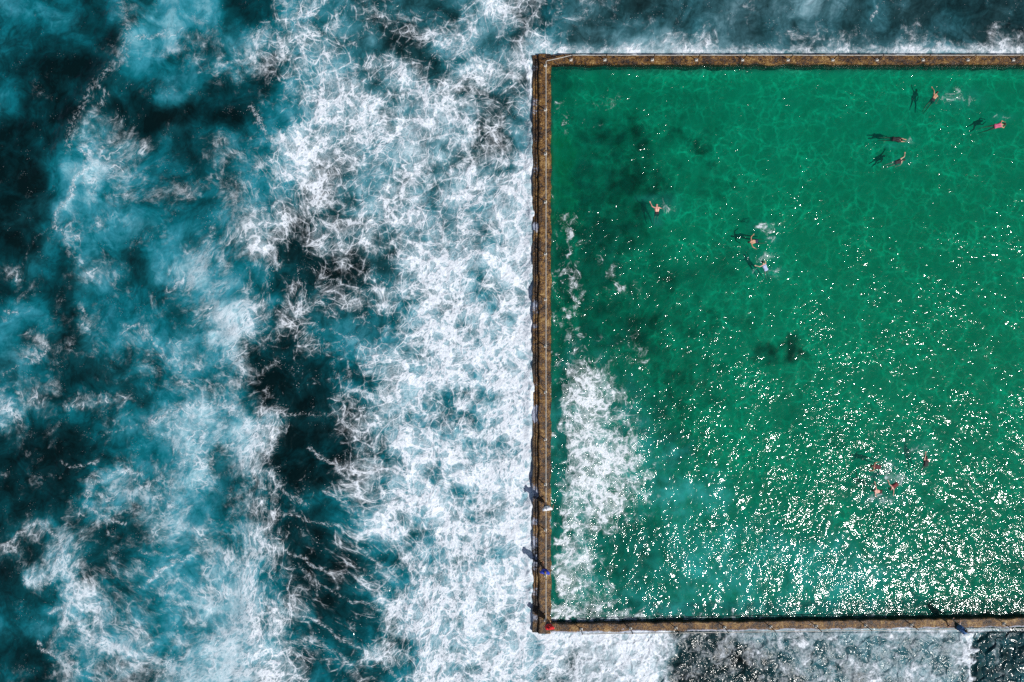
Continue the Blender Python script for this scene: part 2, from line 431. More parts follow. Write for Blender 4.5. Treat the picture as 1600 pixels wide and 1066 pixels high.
# ------------------------------------------------------------------ sea
def build_sea():
    step = 0.13
    fx = np.arange(-46, 46.01, step); fy = np.arange(-33, 33.01, step)
    g = np.cumsum(0.2 * 1.28 ** np.arange(36)); g = g[g < 3000]
    xs = np.concatenate([-46 - g[::-1], fx, 46 + g]); ys = np.concatenate([-33 - g[::-1], fy, 33 + g])
    X, Y = np.meshgrid(xs, ys)
    near = sstep(70, 42, np.maximum(np.abs(X), np.abs(Y) * 1.35))
    wx = fbm(X / 2.6, Y / 2.6, 3, 4) ; wy = fbm(X / 2.6, Y / 2.6, 43, 4)
    px = 800 + (X + wx * 0.85) * PX; py = 533 - (Y + wy * 0.85) * PX
    px0 = 800 + X * PX; py0 = 533 - Y * PX
    F = sample(MF, px, py) * 0.92 - 0.04 - 0.13 * sstep(420, 520, px) * sstep(815, 770, px)
    A = np.minimum(sample(MA, px, py), 0.74 - 0.16 * sstep(400, 480, px)); A = A * (1 - 0.10 * sstep(420, 330, px)) + 0.05 * sstep(420, 300, px)
    sw = fbm(X / 1.2, Y / 1.2, 93, 3) * 7; sw2 = fbm(X / 1.2, Y / 1.2, 97, 3) * 7
    band = sstep(480, 600, px) * sstep(834, 800, px0) * (px0 < 840)
    lump = fbm(X / 3.4 + 0.3 * fbm(X / 2, Y / 2, 511, 2), Y / 2.3, 501, 3)
    F = F + band * (0.20 * lump - 0.03); A = A + band * 0.10 * lump
    C = np.zeros_like(F)
    trough = stroke(px, py, [(425, 560), (465, 680), (465, 800), (520, 910), (575, 1000), (600, 1066)], 62)
    F = F - 0.07 * trough; A = A - 0.07 * trough
    swirl = stroke(px, py, [(500, 430), (560, 450), (600, 440)], 40) + stroke(px, py, [(440, 330), (470, 370)], 40)
    F = F - 0.10 * swirl; A = A - 0.08 * swirl
    for pts, w, s in CRESTS:
        k = stroke(px0 + sw, py0 + sw2, pts, w * 0.8)
        F = F + k * s * 0.45
        C = np.maximum(C, stroke(px0 + sw * 0.8, py0 + sw2 * 0.8, pts, max(3.2, w * 0.7)) * min(1.0, s * 2.3))
        A = A + stroke(px0 + sw, py0 + sw2, pts, w * 2.5) * s * 0.25
    # the last broken front by the lower wall ends in a straight, abrupt line
    below = (py0 > 988)
    jag = fbm(X / 0.7, Y / 0.7, 5, 4) * 13
    F = np.where(below & (px0 > 955) & (px0 < 1026 + jag), np.maximum(F, 0.93), F)
    sh = below * sstep(1020, 1032, px0 + jag)            # thin wash over dark rock
    F = F * (1 - 0.34 * sh) + 0.07 * sh; A = A * (1 - 0.24 * sh) + 0.03 * sh
    ab = (py0 < 84) * sstep(830, 900, px0)
    F = F - 0.14 * ab * sstep(78, 60, py0); A = A + 0.07 * ab
    rr = below * sstep(1522, 1534, px0 + jag); F = F * (1 - rr) + 0.12 * rr; A = A * (1 - rr) + 0.28 * rr; F = F + 0.30 * below * (px0 + jag < 1522) * np.exp(-((px0 + jag - 1522) / 22.0) ** 2) + 0.25 * below * np.exp(-((px0 + jag - 1519) / 6.0) ** 2)
    # open sea round about
    F = F * near + (1 - near) * 0.12; A = A * near + (1 - near) * 0.25
    A = A + fbm(X / 1.7, Y / 1.7, 7, 4) * 0.10
    F = np.clip(F, 0, 1.1); A = np.clip(A, 0, 1.0)
    # height of the sea: swell, chop and the thickness of broken water
    amp = np.where(px0 < 840, 1.0, 0.45)
    Z = -0.12 + (0.20 * fbm(X / 6.5, Y / 6.5, 21, 3) + 0.07 * fbm(X / 1.6, Y / 1.6, 25, 3)) * amp
    Z = Z + 0.16 * (F - 0.5) * near
    Z = Z + 0.30 * stroke(px0, py0, CRESTS[0][0], 26)
    Z = np.minimum(Z, 0.16)
    Z = Z + (0.10 + 0.22 * fbm(X / 1.1, Y / 1.1, 401, 3)) * np.exp(-((px0 - 830) / 9.0) ** 2) * ((py0 > 84) & (py0 < 992))
    me = grid_mesh('sea', xs, ys, Z, keep=lambda X, Y: ~((X > LX + 0.42) & (X < RX - 0.5) & (Y < TY - 0.30) & (Y > BY + 0.32)))
    U, V = advect(X, Y, 60, ((7.0, 0.16), (2.4, 0.09)))
    for cx, cy, rx, ry, dx, dy, sq in ((540, 880, 130, 190, .91, -.42, .45), (250, 930, 170, 130, .86, -.50, .62), (170, 150, 90, 130, .5, .86, .6), (330, 420, 110, 160, .75, .66, .65)):
        B = np.exp(-(((px0 - cx) / rx) ** 2 + ((py0 - cy) / ry) ** 2) ** 1.5) * (1 - sq)
        q = ((px0 - cx) * dx - (py0 - cy) * dy) / PX
        U = U - B * q * dx; V = V - B * q * dy
    U = np.where(near > 0, U, X); V = np.where(near > 0, V, Y)
    lace = np.maximum(sstep(330, 470, px0 + 2.5 * sw), 0.45 * np.exp(-(((px0 - 170) / 170) ** 2 + ((py0 - 960) / 130) ** 2)))
    lace = lace * (1 - 0.75 * sstep(840, 960, px0)) * near
    fattr(me, 'lace', lace)
    east = sstep(835, 1010, px0); corner = below * sstep(1518, 1532, px0)
    chop = (0.42 + 0.3 * sstep(300, 700, px0)) * (1 - east) + east * np.where(below, 1.45 + 2.0 * corner, 0.55)
    fattr(me, 'ripple', 1 - 0.85 * corner); fattr(me, 'east', east)
    fattr(me, 'foam', F); fattr(me, 'aer', A); fattr(me, 'crest', C); fattr(me, 'chop', chop); vattr(me, 'flow', U, V)
    gray = sstep(380, 600, px0) * sstep(620, 300, py0) * 0.5
    gray = np.maximum(gray, sstep(840, 900, px0) * (0.85 - 0.45 * below * sstep(1520, 1535, px0)))
    fattr(me, 'gray', np.clip(gray + fbm(X / 4, Y / 4, 71, 3) * 0.25, 0, 1))

    t = NT('sea_water')
    flow = t.attr('flow', 'Vector'); foam = t.attr('foam'); aer = t.attr('aer'); gr = t.attr('gray')
    pos = t.n('ShaderNodeNewGeometry', 'Position')
    cov, m, fine, p2 = foam_nodes(t, foam, flow, 1.0, t.attr('lace'))
    cov = t.mul(cov, t.ss(t.mx(t.attr('lace'), t.attr('east')), 0.0, 0.7, t.ss(m, 0.65, 1.1, 0.38, 0.80), 1.0))
    # breaking edges: a beaded line with threads trailing off it
    bead = t.ss(t.add(t.noise(p2, 4.5, 4.0, 0.75), t.mul(t.attr('crest'), 0.20)), 0.56, 0.78)
    cov = t.mx(cov, t.mul(bead, t.mul(t.ss(t.attr('crest'), 0.05, 0.8), 0.62)))
    thr = t.mul(t.ss(t.ridge(p2, 0.75, 5.0), 0.76, 1.0), t.mul(t.ss(m, 0.18, 0.6), t.ss(t.noise(flow, 0.6, 3.0), 0.42, 0.62)))
    cov = t.mx(cov, t.mul(t.mul(thr, t.sub(1.0, t.attr('east'))), 0.72))
    wisp = t.noise(flow, 0.50, 6.0, 0.60, dist=0.7)
    wisp2 = t.noise(flow, 1.9, 5.0, 0.62, dist=0.9)
    a = t.add(aer, t.add(t.mul(t.sub(wisp, 0.5), 0.56), t.mul(t.sub(wisp2, 0.5), 0.26)))
    a = t.add(a, t.ss(m, 0.1, 0.9, 0.0, 0.10))
    teal = t.ramp(a, [(0.0, (.0006, .0075, .0085)), (0.16, (.0012, .022, .027)), (0.32, (.0014, .050, .062)), (0.50, (.003, .125, .160)), (0.68, (.028, .225, .295)), (0.86, (.17, .41, .49)), (1.0, (.48, .65, .72))])
    grey = t.ramp(a, [(0.0, (.003, .0055, .005)), (0.16, (.005, .018, .020)), (0.32, (.012, .042, .048)), (0.50, (.036, .105, .125)), (0.68, (.12, .24, .28)), (0.86, (.29, .44, .50)), (1.0, (.5, .63, .69))])
    base = t.mixc(gr, teal, grey)
    white = t.mixc(t.ss(fine, 0.3, 0.7), (.64, .72, .80), (.84, .88, .935))
    colr = t.mixc(cov, base, white)
    h = t.mul(t.attr('chop'), t.add(t.mul(t.noise(pos, 1.2, 1.0, 0.5, dist=0.6), 0.20), t.mul(t.mul(t.noise(pos, 4.0, 2.0, 0.5), 0.05), t.attr('ripple'))))
    h = t.add(h, t.mul(cov, 0.03)); h = t.add(h, t.mul(t.mul(fine, cov), 0.03))
    nrm = t.bump(h, 1.0, 0.9)
    bs = t.n('ShaderNodeBsdfPrincipled', 0, {'Base Color': colr, 'Roughness': t.lin(cov, 0, 0.4, 0.14, 0.8), 'IOR': 1.33, 'Normal': nrm})
    o = link('sea', me, t.surf(bs)); tag(o, kind='structure')
    return o


# swimmers and their splash: centre px, wake blobs (dx, dy, rx, ry, strength)
WAKES = [
 (1500, 152, 26, 12, .50), (1480, 148, 12, 10, .40), (1566, 184, 14, 4, .45), (1420, 222, 10, 4, .42), (1412, 252, 12, 5, .36), (1398, 228, 14, 3, .3),
 (1018, 310, 16, 4, .34), (1040, 322, 18, 12, .28), (1028, 346, 8, 8, .30), (1195, 355, 16, 7, .58), (1206, 374, 10, 5, .5), (1195, 402, 18, 8, .40),
 (1210, 424, 16, 6, .42), (1180, 424, 8, 4, .3), (1385, 728, 16, 10, .34), (1440, 705, 18, 12, .34), (1395, 748, 30, 10, .40), (1378, 780, 30, 8, .34),
]
POOL_FOAM = [   # (polyline, half width px, strength): water that has poured over the wall and fans out
 ([(912, 612), (924, 650), (932, 700), (938, 780)], 50, .76), ([(890, 610), (905, 760)], 28, .68), ([(950, 700), (970, 770)], 40, .64), ([(985, 690), (1000, 780)], 22, .45),
 ([(888, 780), (892, 860), (885, 950)], 30, .60), ([(920, 840), (925, 950)], 30, .48), ([(868, 958), (1000, 966)], 13, .62), ([(1000, 964), (1200, 967)], 9, .40), ([(1200, 966), (1560, 963)], 5, .28),
 ([(888, 340), (893, 440)], 12, .42), ([(895, 460), (890, 520)], 13, .50), ([(950, 415), (962, 450)], 15, .34), ([(872, 170), (878, 200)], 9, .40), ([(920, 190), (955, 160)], 22, .20),
 ([(900, 545), (1000, 560)], 18, .26), ([(950, 600), (990, 680)], 26, .36), ([(867, 300), (867, 960)], 4, .30), ([(985, 470), (1010, 450)], 16, .14), ([(960, 510), (1010, 530)], 16, .16),
]
POOL_MILK = [(1000, 720, 50, 90, .5), (905, 560, 50, 40, .25), (1040, 718, 40, 26, .55), (1070, 775, 70, 40, .55), (1090, 850, 60, 50, .40), (1150, 905, 120, 50, .34), (1020, 690, 20, 40, .3), (930, 700, 90, 130, .45), (1010, 945, 140, 30, .34),
             (1280, 900, 160, 70, .36), (1130, 880, 140, 80, .40), (960, 400, 60, 60, .08), (900, 870, 60, 120, .3), (1000, 450, 120, 50, .05)]
WEED = [(965, 215, 55, 30, .75), (1100, 235, 26, 24, .72), (1065, 215, 20, 18, .5), (985, 285, 60, 40, .85), (1040, 300, 34, 26, .5), (1110, 285, 16, 16, .6), (1138, 298, 20, 22, .5), (920, 300, 40, 60, .55),
        (945, 370, 60, 40, .75), (880, 420, 30, 120, .55), (1040, 440, 60, 40, .5), (1140, 420, 30, 40, .5), (1110, 500, 70, 34, .55), (1215, 555, 40, 20, 1.1), (1185, 565, 22, 10, .7), (960, 520, 90, 50, .6),
        (1060, 600, 80, 60, .5), (1050, 690, 60, 30, .5), (1000, 640, 60, 60, .5), (980, 860, 70, 70, .60), (1000, 920, 90, 40, .5), (1290, 690, 50, 20, .4), (1240, 640, 60, 60, .35), (1385, 725, 60, 30, .3),
        (1500, 680, 60, 80, .35), (1560, 900, 90, 80, .45), (1480, 960, 200, 22, .55), (870, 100, 30, 60, .5), (1100, 160, 90, 30, .16), (880, 740, 30, 240, .6), (930, 480, 110, 120, .42), (1020, 620, 110, 80, .38), (1420, 780, 160, 60, .30), (1500, 870, 140, 60, .30), (1250, 800, 60, 40, .26), (1350, 900, 160, 120, .25)]
LIME = [(872, 245, 16, 40, .8), (1380, 350, 260, 120, .25), (1480, 520, 160, 90, .25), (880, 330, 16, 40, .5)]


def blobs(px, py, L):
    s = 0
    for x, y, rx, ry, a in L:
        s = np.maximum(s, a * np.exp(-(((px - x) / rx) ** 2 + ((py - y) / ry) ** 2) ** 1.3 * 0.8))
    return s


# ------------------------------------------------------------------ pool: floor, water
def build_pool():
    x0, x1, y0, y1 = IN_X - 0.5, RX - 0.9, IN_BOT - 0.35, IN_TOP + 0.35
    # floor
    xs = np.arange(x0, x1, 0.2); ys = np.arange(y0, y1 + 0.1, 0.2)
    X, Y = np.meshgrid(xs, ys)
    k = (CAM_H + 1.25) / CAM_H      # the floor lies 1.25 m under the water
    wx = fbm(X / 1.8, Y / 1.8, 103, 5) * 24; wy = fbm(X / 1.8, Y / 1.8, 133, 5) * 24
    px = 800 + X * PX / k + wx; py = 533 - Y * PX / k + wy
    weed = blobs(px, py, WEED) * (0.85 + 0.5 * fbm(X / 1.1, Y / 1.1, 150, 4))
    weed = weed + 0.34 * sstep(1200, 900, px) + 0.10 * sstep(-.1, .5, fbm(X / 2.2, Y / 2.2, 165, 4)) * sstep(1260, 1000, px) + 0.12 * fbm(X / 4, Y / 4, 160, 3)
    Z = -1.25 + 0.06 * fbm(X / 2.5, Y / 2.5, 170, 3)
    edge = np.minimum(np.minimum(X - IN_X, IN_TOP - Y), Y - IN_BOT) + 0.12 * fbm(X / 0.8, Y / 0.8, 175, 3)
    Z = Z + 0.85 * sstep(0.75, 0.0, edge); weed = np.maximum(weed, 0.85 * sstep(0.55, 0.0, edge))
    me = grid_mesh('pool_floor', xs, ys, Z)
    fattr(me, 'weed', np.clip(weed, 0, 1.2)); fattr(me, 'lime', np.clip(blobs(px, py, LIME), 0, 1))
    t = NT('pool_floor')
    pos = t.n('ShaderNodeNewGeometry', 'Position')
    w = t.add(t.attr('weed'), t.mul(t.sub(t.noise(pos, 1.8, 6.0, 0.65), 0.5), 0.35))
    sand = t.mixc(t.noise(pos, 0.7, 5.0, 0.6), (.32, .53, .35), (.48, .78, .54))
    c = t.mixc(t.ss(w, 0.0, 1.1), sand, (.028, .040, .014))
    c = t.mixc(t.mul(t.attr('lime'), 0.6), c, (.30, .30, .02))
    o = link('pool_floor', me, t.surf(t.n('ShaderNodeBsdfPrincipled', 0, {'Base Color': c, 'Roughness': 0.95, 'Specular IOR Level': 0.1})))
    tag(o, kind='structure')

    # water body: a closed block whose top carries the ripples
    st = 0.10
    xs = np.arange(x0 + 0.05, x1, st); ys = np.arange(y0 + 0.05, y1, st)
    X, Y = np.meshgrid(xs, ys)
    px = 800 + X * PX; py = 533 - Y * PX
    rg = np.random.RandomState(5)
    Z = np.zeros_like(X)
    wxx = X + 0.35 * fbm(X / 4, Y / 4, 201, 2); wyy = Y + 0.35 * fbm(X / 4, Y / 4, 211, 2)
    pick = sstep(1150, 1450, px)
    for i in range(46):
        lam = 0.55 * (5.0 / 0.55) ** rg.rand()
        th = rg.normal(rad(205), rad(48)); kx, ky = math.cos(th) * 2 * math.pi / lam, math.sin(th) * 2 * math.pi / lam
        Z += 0.0029 * lam ** 0.65 * np.sin(kx * wxx + ky * wyy + rg.rand() * 6.28) 
    for i in range(8):                     # the longer train that runs in from the open end
        lam = 1.5 + 1.3 * rg.rand(); th = rad(28) + rg.normal(0, rad(9))
        Z += pick * 0.006 * np.sin((math.cos(th) * wxx + math.sin(th) * wyy) * 2 * math.pi / lam + rg.rand() * 6.28)
    for x, y, rx, ry, a in WAKES:          # rings round each swimmer
        r = np.hypot(px - x, py - y) / PX
        Z += a * 0.020 * np.sin(r * 2 * math.pi / 0.55) * np.exp(-r / 1.1)
    warpx = fbm(X / 0.9, Y / 0.9, 221, 3) * 7; warpy = fbm(X / 0.9, Y / 0.9, 231, 3) * 7
    F = 0
    for pts, w, a_ in POOL_FOAM: F = np.maximum(F, a_ * np.minimum(1.0, 1.15 * stroke(px + warpx * 2.6 + 9 * fbm(X / 3, Y / 3, 251, 2), py + warpy * 2.6, pts, w)))
    F = F * (1 - 0.8 * np.exp(-((px + warpx * 2.2 - 867) / 10.0) ** 2) * sstep(560, 600, py) * sstep(900, 840, py))
    F = np.maximum(F, 0.88 * blobs(px + warpx * 1.1, py + warpy * 1.1, WAKES))
    M = blobs(px + warpx * 2, py + warpy * 2, POOL_MILK) * (0.8 + 0.5 * fbm(X / 2.2, Y / 2.2, 241, 4))
    M = np.maximum(M, 0.22 * blobs(px, py, [(x, y, rx * 1.6, ry * 1.8, 1) for x, y, rx, ry, a_ in WAKES]))
    Z = Z + 0.05 * F
    ny, nx = X.shape
    me0 = grid_mesh('pool_water', xs, ys, Z)
    # close it: skirt and bottom
    import bmesh
    bm = bmesh.new(); bm.from_mesh(me0); bm.verts.ensure_lookup_table()
    loop = [j for j in range(nx)] + [r * nx + nx - 1 for r in range(1, ny)] + [(ny - 1) * nx + j for j in range(nx - 2, -1, -1)] + [r * nx for r in range(ny - 2, 0, -1)]
    vs = list(bm.verts); low = [bm.verts.new((vs[i].co.x, vs[i].co.y, -2.4)) for i in loop]
    n = len(loop)
    for i in range(n):
        bm.faces.new((vs[loop[i]], low[i], low[(i + 1) % n], vs[loop[(i + 1) % n]]))
    bm.faces.new(low[::-1])
    me = bpy.data.meshes.new('pool_water'); bm.to_mesh(me); bm.free(); bpy.data.meshes.remove(me0)
    me.update()
    pad = np.zeros(n)
    U, V = advect(X, Y, 260, ((3.0, 0.10), (1.0, 0.06)))
    fattr(me, 'foam', np.concatenate([np.clip(F, 0, 1).ravel(), pad])); fattr(me, 'milk', np.concatenate([np.clip(M, 0, 1).ravel(), pad]))
    TB = 0.20 + 0.30 * sstep(640, 930, py) + 0.10 * sstep(1050, 900, px)
    fattr(me, 'turbid', np.concatenate([TB.ravel(), pad]))
    vattr(me, 'flow', np.concatenate([U.ravel(), pad]), np.concatenate([V.ravel(), pad]))

    t = NT('pool_water')
    flow = t.attr('flow', 'Vector'); foam = t.attr('foam'); milk = t.attr('milk')
    pos = t.n('ShaderNodeNewGeometry', 'Position')
    cov, m, fine, p2 = foam_nodes(t, t.mad(foam, 0.98, -0.04), flow, 1.35)
    cov = t.mul(cov, t.ss(foam, 0.04, 0.25))
    # ripples: short crests
    h = t.add(t.mul(t.noise(pos, 1.6, 2.0, 0.5, dist=0.4), 0.052), t.mul(t.noise(pos, 3.2, 2.0, 0.5, dist=0.8), 0.034))
    h = t.mul(h, t.ss(t.noise(pos, 0.22, 3.0, 0.6), 0.36, 0.66, 0.72, 1.6))
    h = t.add(h, t.mul(foam, t.mul(t.noise(pos, 7.0, 2.0), 0.05)))
    nrm = t.bump(h, 1.0, 1.0)
    # caustics painted as bright lines in the transparent tint, cast onto the floor
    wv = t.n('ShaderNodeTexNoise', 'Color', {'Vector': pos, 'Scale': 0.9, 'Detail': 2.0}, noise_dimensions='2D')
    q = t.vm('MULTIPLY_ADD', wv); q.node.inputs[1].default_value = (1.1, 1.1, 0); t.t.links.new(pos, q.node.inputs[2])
    caustic_net = t.add(t.ss(t.voro(q, 0.75), 0.0, 0.13, 0.7, 0.0), t.ss(t.voro(q, 1.55), 0.0, 0.15, 0.45, 0.0))
    caustic_net = t.mul(caustic_net, t.ss(t.noise(pos, 0.45, 3.0), 0.36, 0.62, 0.12, 1.0))
    clear = t.mixc(caustic_net, (.46, .59, .57), (1.0, 1.0, 1.0))
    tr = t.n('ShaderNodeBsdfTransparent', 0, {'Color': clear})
    gl = t.n('ShaderNodeBsdfGlossy', 0, {'Color': (1, 1, 1), 'Roughness': 0.088, 'Normal': nrm})
    fr = t.mad(t.math('POWER', t.n('ShaderNodeLayerWeight', 'Facing', {'Blend': 0.5}), 5.0), 0.97, 0.022)
    milkc = t.n('ShaderNodeBsdfDiffuse', 0, {'Color': t.mixc(t.ss(milk, 0.0, 0.5), (.001, .17, .115), (.03, .36, .34))})
    mk = t.mul(t.mad(milk, 0.72, t.attr('turbid')), t.ss(t.noise(flow, 1.2, 5.0, 0.6), 0.2, 0.8, 0.4, 1.0))
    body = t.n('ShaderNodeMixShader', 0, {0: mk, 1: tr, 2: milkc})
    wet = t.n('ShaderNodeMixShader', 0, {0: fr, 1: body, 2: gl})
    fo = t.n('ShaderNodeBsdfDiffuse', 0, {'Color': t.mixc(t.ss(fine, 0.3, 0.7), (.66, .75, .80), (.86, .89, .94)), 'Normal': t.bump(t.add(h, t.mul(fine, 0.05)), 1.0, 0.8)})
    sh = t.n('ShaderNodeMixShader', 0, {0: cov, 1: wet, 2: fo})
    m = t.surf(sh)
    ab = t.n('ShaderNodeVolumeAbsorption', 0, {'Color': (0.0, 0.925, 0.878), 'Density': 1.8})
    t.t.links.new(ab, t.out.inputs['Volume'])
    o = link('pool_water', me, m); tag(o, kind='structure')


# ------------------------------------------------------------------ walls
def wall_mat():
    t = NT('weathered_concrete')
    pos = t.n('ShaderNodeNewGeometry', 'Position')
    wet = t.attr('wet'); wash = t.attr('wash')
    n1 = t.noise(pos, 0.9, 6.0, 0.68); n2 = t.noise(pos, 3.4, 5.0, 0.74); n3 = t.noise(pos, 9.0, 3.0, 0.75)
    a = t.add(t.mul(t.sub(n1, 0.5), 1.15), t.add(t.mul(t.sub(n2, 0.5), 1.0), t.mad(t.sub(n3, 0.5), 0.8, 0.675)))
    c = t.ramp(a, [(0.44, (.010, .005, .002)), (0.58, (.045, .020, .004)), (0.70, (.115, .050, .007)), (0.84, (.21, .105, .017)), (1.0, (.36, .24, .095))])
    c = t.mixc(t.ss(t.add(wet, t.mul(t.sub(n2, 0.5), 0.9)), 0.2, 0.8), c, (.010, .007, .004))
    fm = t.ss(t.add(wash, t.mul(t.sub(t.noise(pos, 6.0, 5.0, 0.75), 0.5), 1.5)), 0.55, 0.95)
    c = t.mixc(t.mul(fm, 0.8), c, (.42, .47, .60))
    h = t.add(t.mul(n2, 0.06), t.mul(n3, 0.04))
    bs = t.n('ShaderNodeBsdfPrincipled', 0, {'Base Color': c, 'Roughness': t.mad(n2, 0.45, 0.22), 'Normal': t.bump(h, 1.0, 0.9)})
    return t.surf(bs)
WALLM = None


def sweep_wall(name, along0, along1, prof, place, wet, wash, seed):
    """a wall of the given profile [(across, z)], swept along one axis in short steps with worn edges"""
    n = int(abs(along1 - along0) / 0.15) + 1
    s = np.linspace(along0, along1, n)
    P = []
    for (a, z), (b, y) in zip(prof[:-1], prof[1:]):
        m = max(1, int(math.hypot(b - a, y - z) / 0.12))
        P += [(a + (b - a) * i / m, z + (y - z) * i / m) for i in range(m)]
    P.append(prof[-1]); P = np.array(P)
    Aa, Ss = np.meshgrid(P[:, 0], s); Zz, _ = np.meshgrid(P[:, 1], s)
    j = np.arange(len(P))[None, :] * 0.35
    Aj = Aa + 0.075 * fbm(Ss / 1.3, Aa * 0 + seed, seed, 4) + 0.02 * fbm(Ss / 0.45, j * .4 + 3.3, seed + 5, 2)
    Zj = Zz + 0.025 * fbm(Ss / 0.6, j * .6, seed + 9, 3)
    m, k = Aa.shape
    X, Y = place(Aj, Ss)
    co = np.stack([X.ravel(), Y.ravel(), Zj.ravel()], 1)
    F = [(i * k + q, i * k + q + 1, (i + 1) * k + q + 1, (i + 1) * k + q) for i in range(m - 1) for q in range(k - 1)]
    F.append(tuple(range(k))); F.append(tuple((m - 1) * k + q for q in range(k - 1, -1, -1)))
    me = bpy.data.meshes.new(name); me.from_pydata(co.tolist(), [], F); me.update()
    import bmesh
    bm = bmesh.new(); bm.from_mesh(me); bmesh.ops.recalc_face_normals(bm, faces=bm.faces); bm.to_mesh(me); bm.free()
    fattr(me, 'wet', wet(Aa, Zz, Ss)); fattr(me, 'wash', wash(Aa, Zz, Ss))
    return link(name, me, WALLM)


def build_walls():
    global WALLM
    WALLM = wall_mat()
    TOP = 0.46
    k = (CAM_H - TOP) / CAM_H / PX
    ax = lambda p: (p - 800) * k
    # left wall: a low outer ledge awash, a walkway above it
    o0, o1, o2 = ax(832), ax(842), ax(861)
    y_hi, y_lo = (533 - 84.5) * k, (533 - 990.5) * k
    lw = sweep_wall('pool_wall', y_lo, y_hi, [(o0 - .05, -2.2), (o0, .10), (o0 + .06, .20), (o1 - .04, .24), (o1, TOP - .04), (o1 + .06, TOP), (o2 - .05, TOP), (o2, TOP - .06), (o2 + .02, -2.3)],
        lambda a, s: (a, s),
        lambda a, z, s: np.clip(sstep(.38, .2, z) * (0.08 + 0.5 * fbm(s / 2.2, a, 301, 3)) + sstep(.05, -.3, z) * .4 + sstep(o1 + .3, o1, a) * 0.25 + 0.22 * sstep(-8, -20, s), 0, 1),
        lambda a, z, s: np.clip(sstep(.32, .22, z) * (0.18 + 0.85 * fbm(s / 1.6, s * 0 + 2.2, 311, 3) + 0.22 * sstep(-6, -14, s)) + sstep(o2 - .16, o2 - .02, a) * sstep(3, -4, s) * (0.38 + 0.4 * fbm(s / 0.9, s * 0 + 5.1, 315, 3)) + 0.22 * sstep(-1, -8, s) * (0.5 + fbm(s / 2.4, a * 1.5, 317, 3)), 0, 1), 320)
    tag(lw, 'brown algae-stained concrete pool wall with a low wet ledge facing the breaking surf', 'wall')
    # top wall
    t0, t1 = (533 - 85) * k, (533 - 100.5) * k
    tw = sweep_wall('pool_wall', o2 + .03, RX - .6, [(t0 + .04, -2.2), (t0, TOP - .06), (t0 - .05, TOP), (t1 + .05, TOP), (t1, TOP - .07), (t1 - .02, .1), (t1 - .04, -2.3)],
        lambda a, s: (s, a),
        lambda a, z, s: np.clip(sstep(.40, .25, z) * 0.9 + sstep(t1 + .16, t1, a) * (0.25 + 0.7 * fbm(s / 1.5, s * 0, 331, 3)), 0, 1),
        lambda a, z, s: np.zeros_like(a), 340)
    tag(tw, 'brown stained concrete pool wall behind the calm green side, nearest the swimmers in the clear water', 'wall')
    # bottom wall, running very slightly uphill in the picture
    b0, b1 = (533 - 975) * k, (533 - 990.5) * k
    sl = (10.0 * k) / (770 * k)
    bw = sweep_wall('pool_wall', o2 + .03, RX - .6, [(b0 + .02, -2.3), (b0, TOP - .10), (b0 - .06, TOP - .03), (b1 + .18, TOP), (b1 + .14, TOP - .14), (b1 + .03, TOP - .16), (b1, TOP - .22), (b1 - .03, -2.2)],
        lambda a, s: (s, a + (s - o2) * sl * 0.93),
        lambda a, z, s: np.clip(sstep(b0 - .2, b0, a) * 0.5 + sstep(.40, .2, z) * 0.6 + .3 * fbm(s / 1.2, s * 0, 351, 3), 0, 1),
        lambda a, z, s: np.clip(sstep(b1 + .2, b1 + .1, a) * .75 + 0.15 + .5 * fbm(s / 2.0, a * 2, 361, 3), 0, 1), 360)  # pale wash water, with sun glitter painted in as white flecks
    tag(bw, 'wet brown pool wall by the sun glitter, with a pale washed ledge along its outer edge', 'wall')
    # the pool closes beyond the picture's right edge
    ew = sweep_wall('pool_wall', b1 - .3, t0 + .04, [(RX - .6, -2.3), (RX - .6, TOP), (RX, TOP), (RX + .02, -2.2)], lambda a, s: (a, s), lambda a, z, s: np.zeros_like(a) + .1, lambda a, z, s: np.zeros_like(a), 380)
    tag(ew, 'far end wall closing the pool beyond the right edge', 'wall')
    return TOP, k, o2, sl


# ------------------------------------------------------------------ railings
def simple(name, c, rough=0.6, metal=0.0, var=0.25, scale=9.0):
    t = NT(name)
    pos = t.n('ShaderNodeTexCoord', 'Object')
    n = t.n('ShaderNodeTexNoise', 'Fac', {'Vector': pos, 'Scale': scale, 'Detail': 4.0, 'Roughness': 0.6})
    col = t.mixc(n, tuple(x * (1 - var) for x in c), tuple(min(1, x * (1 + var)) for x in c))
    return t.surf(t.n('ShaderNodeBsdfPrincipled', 0, {'Base Color': col, 'Roughness': rough, 'Metallic': metal, 'Normal': t.bump(n, 0.004, 0.5)}))


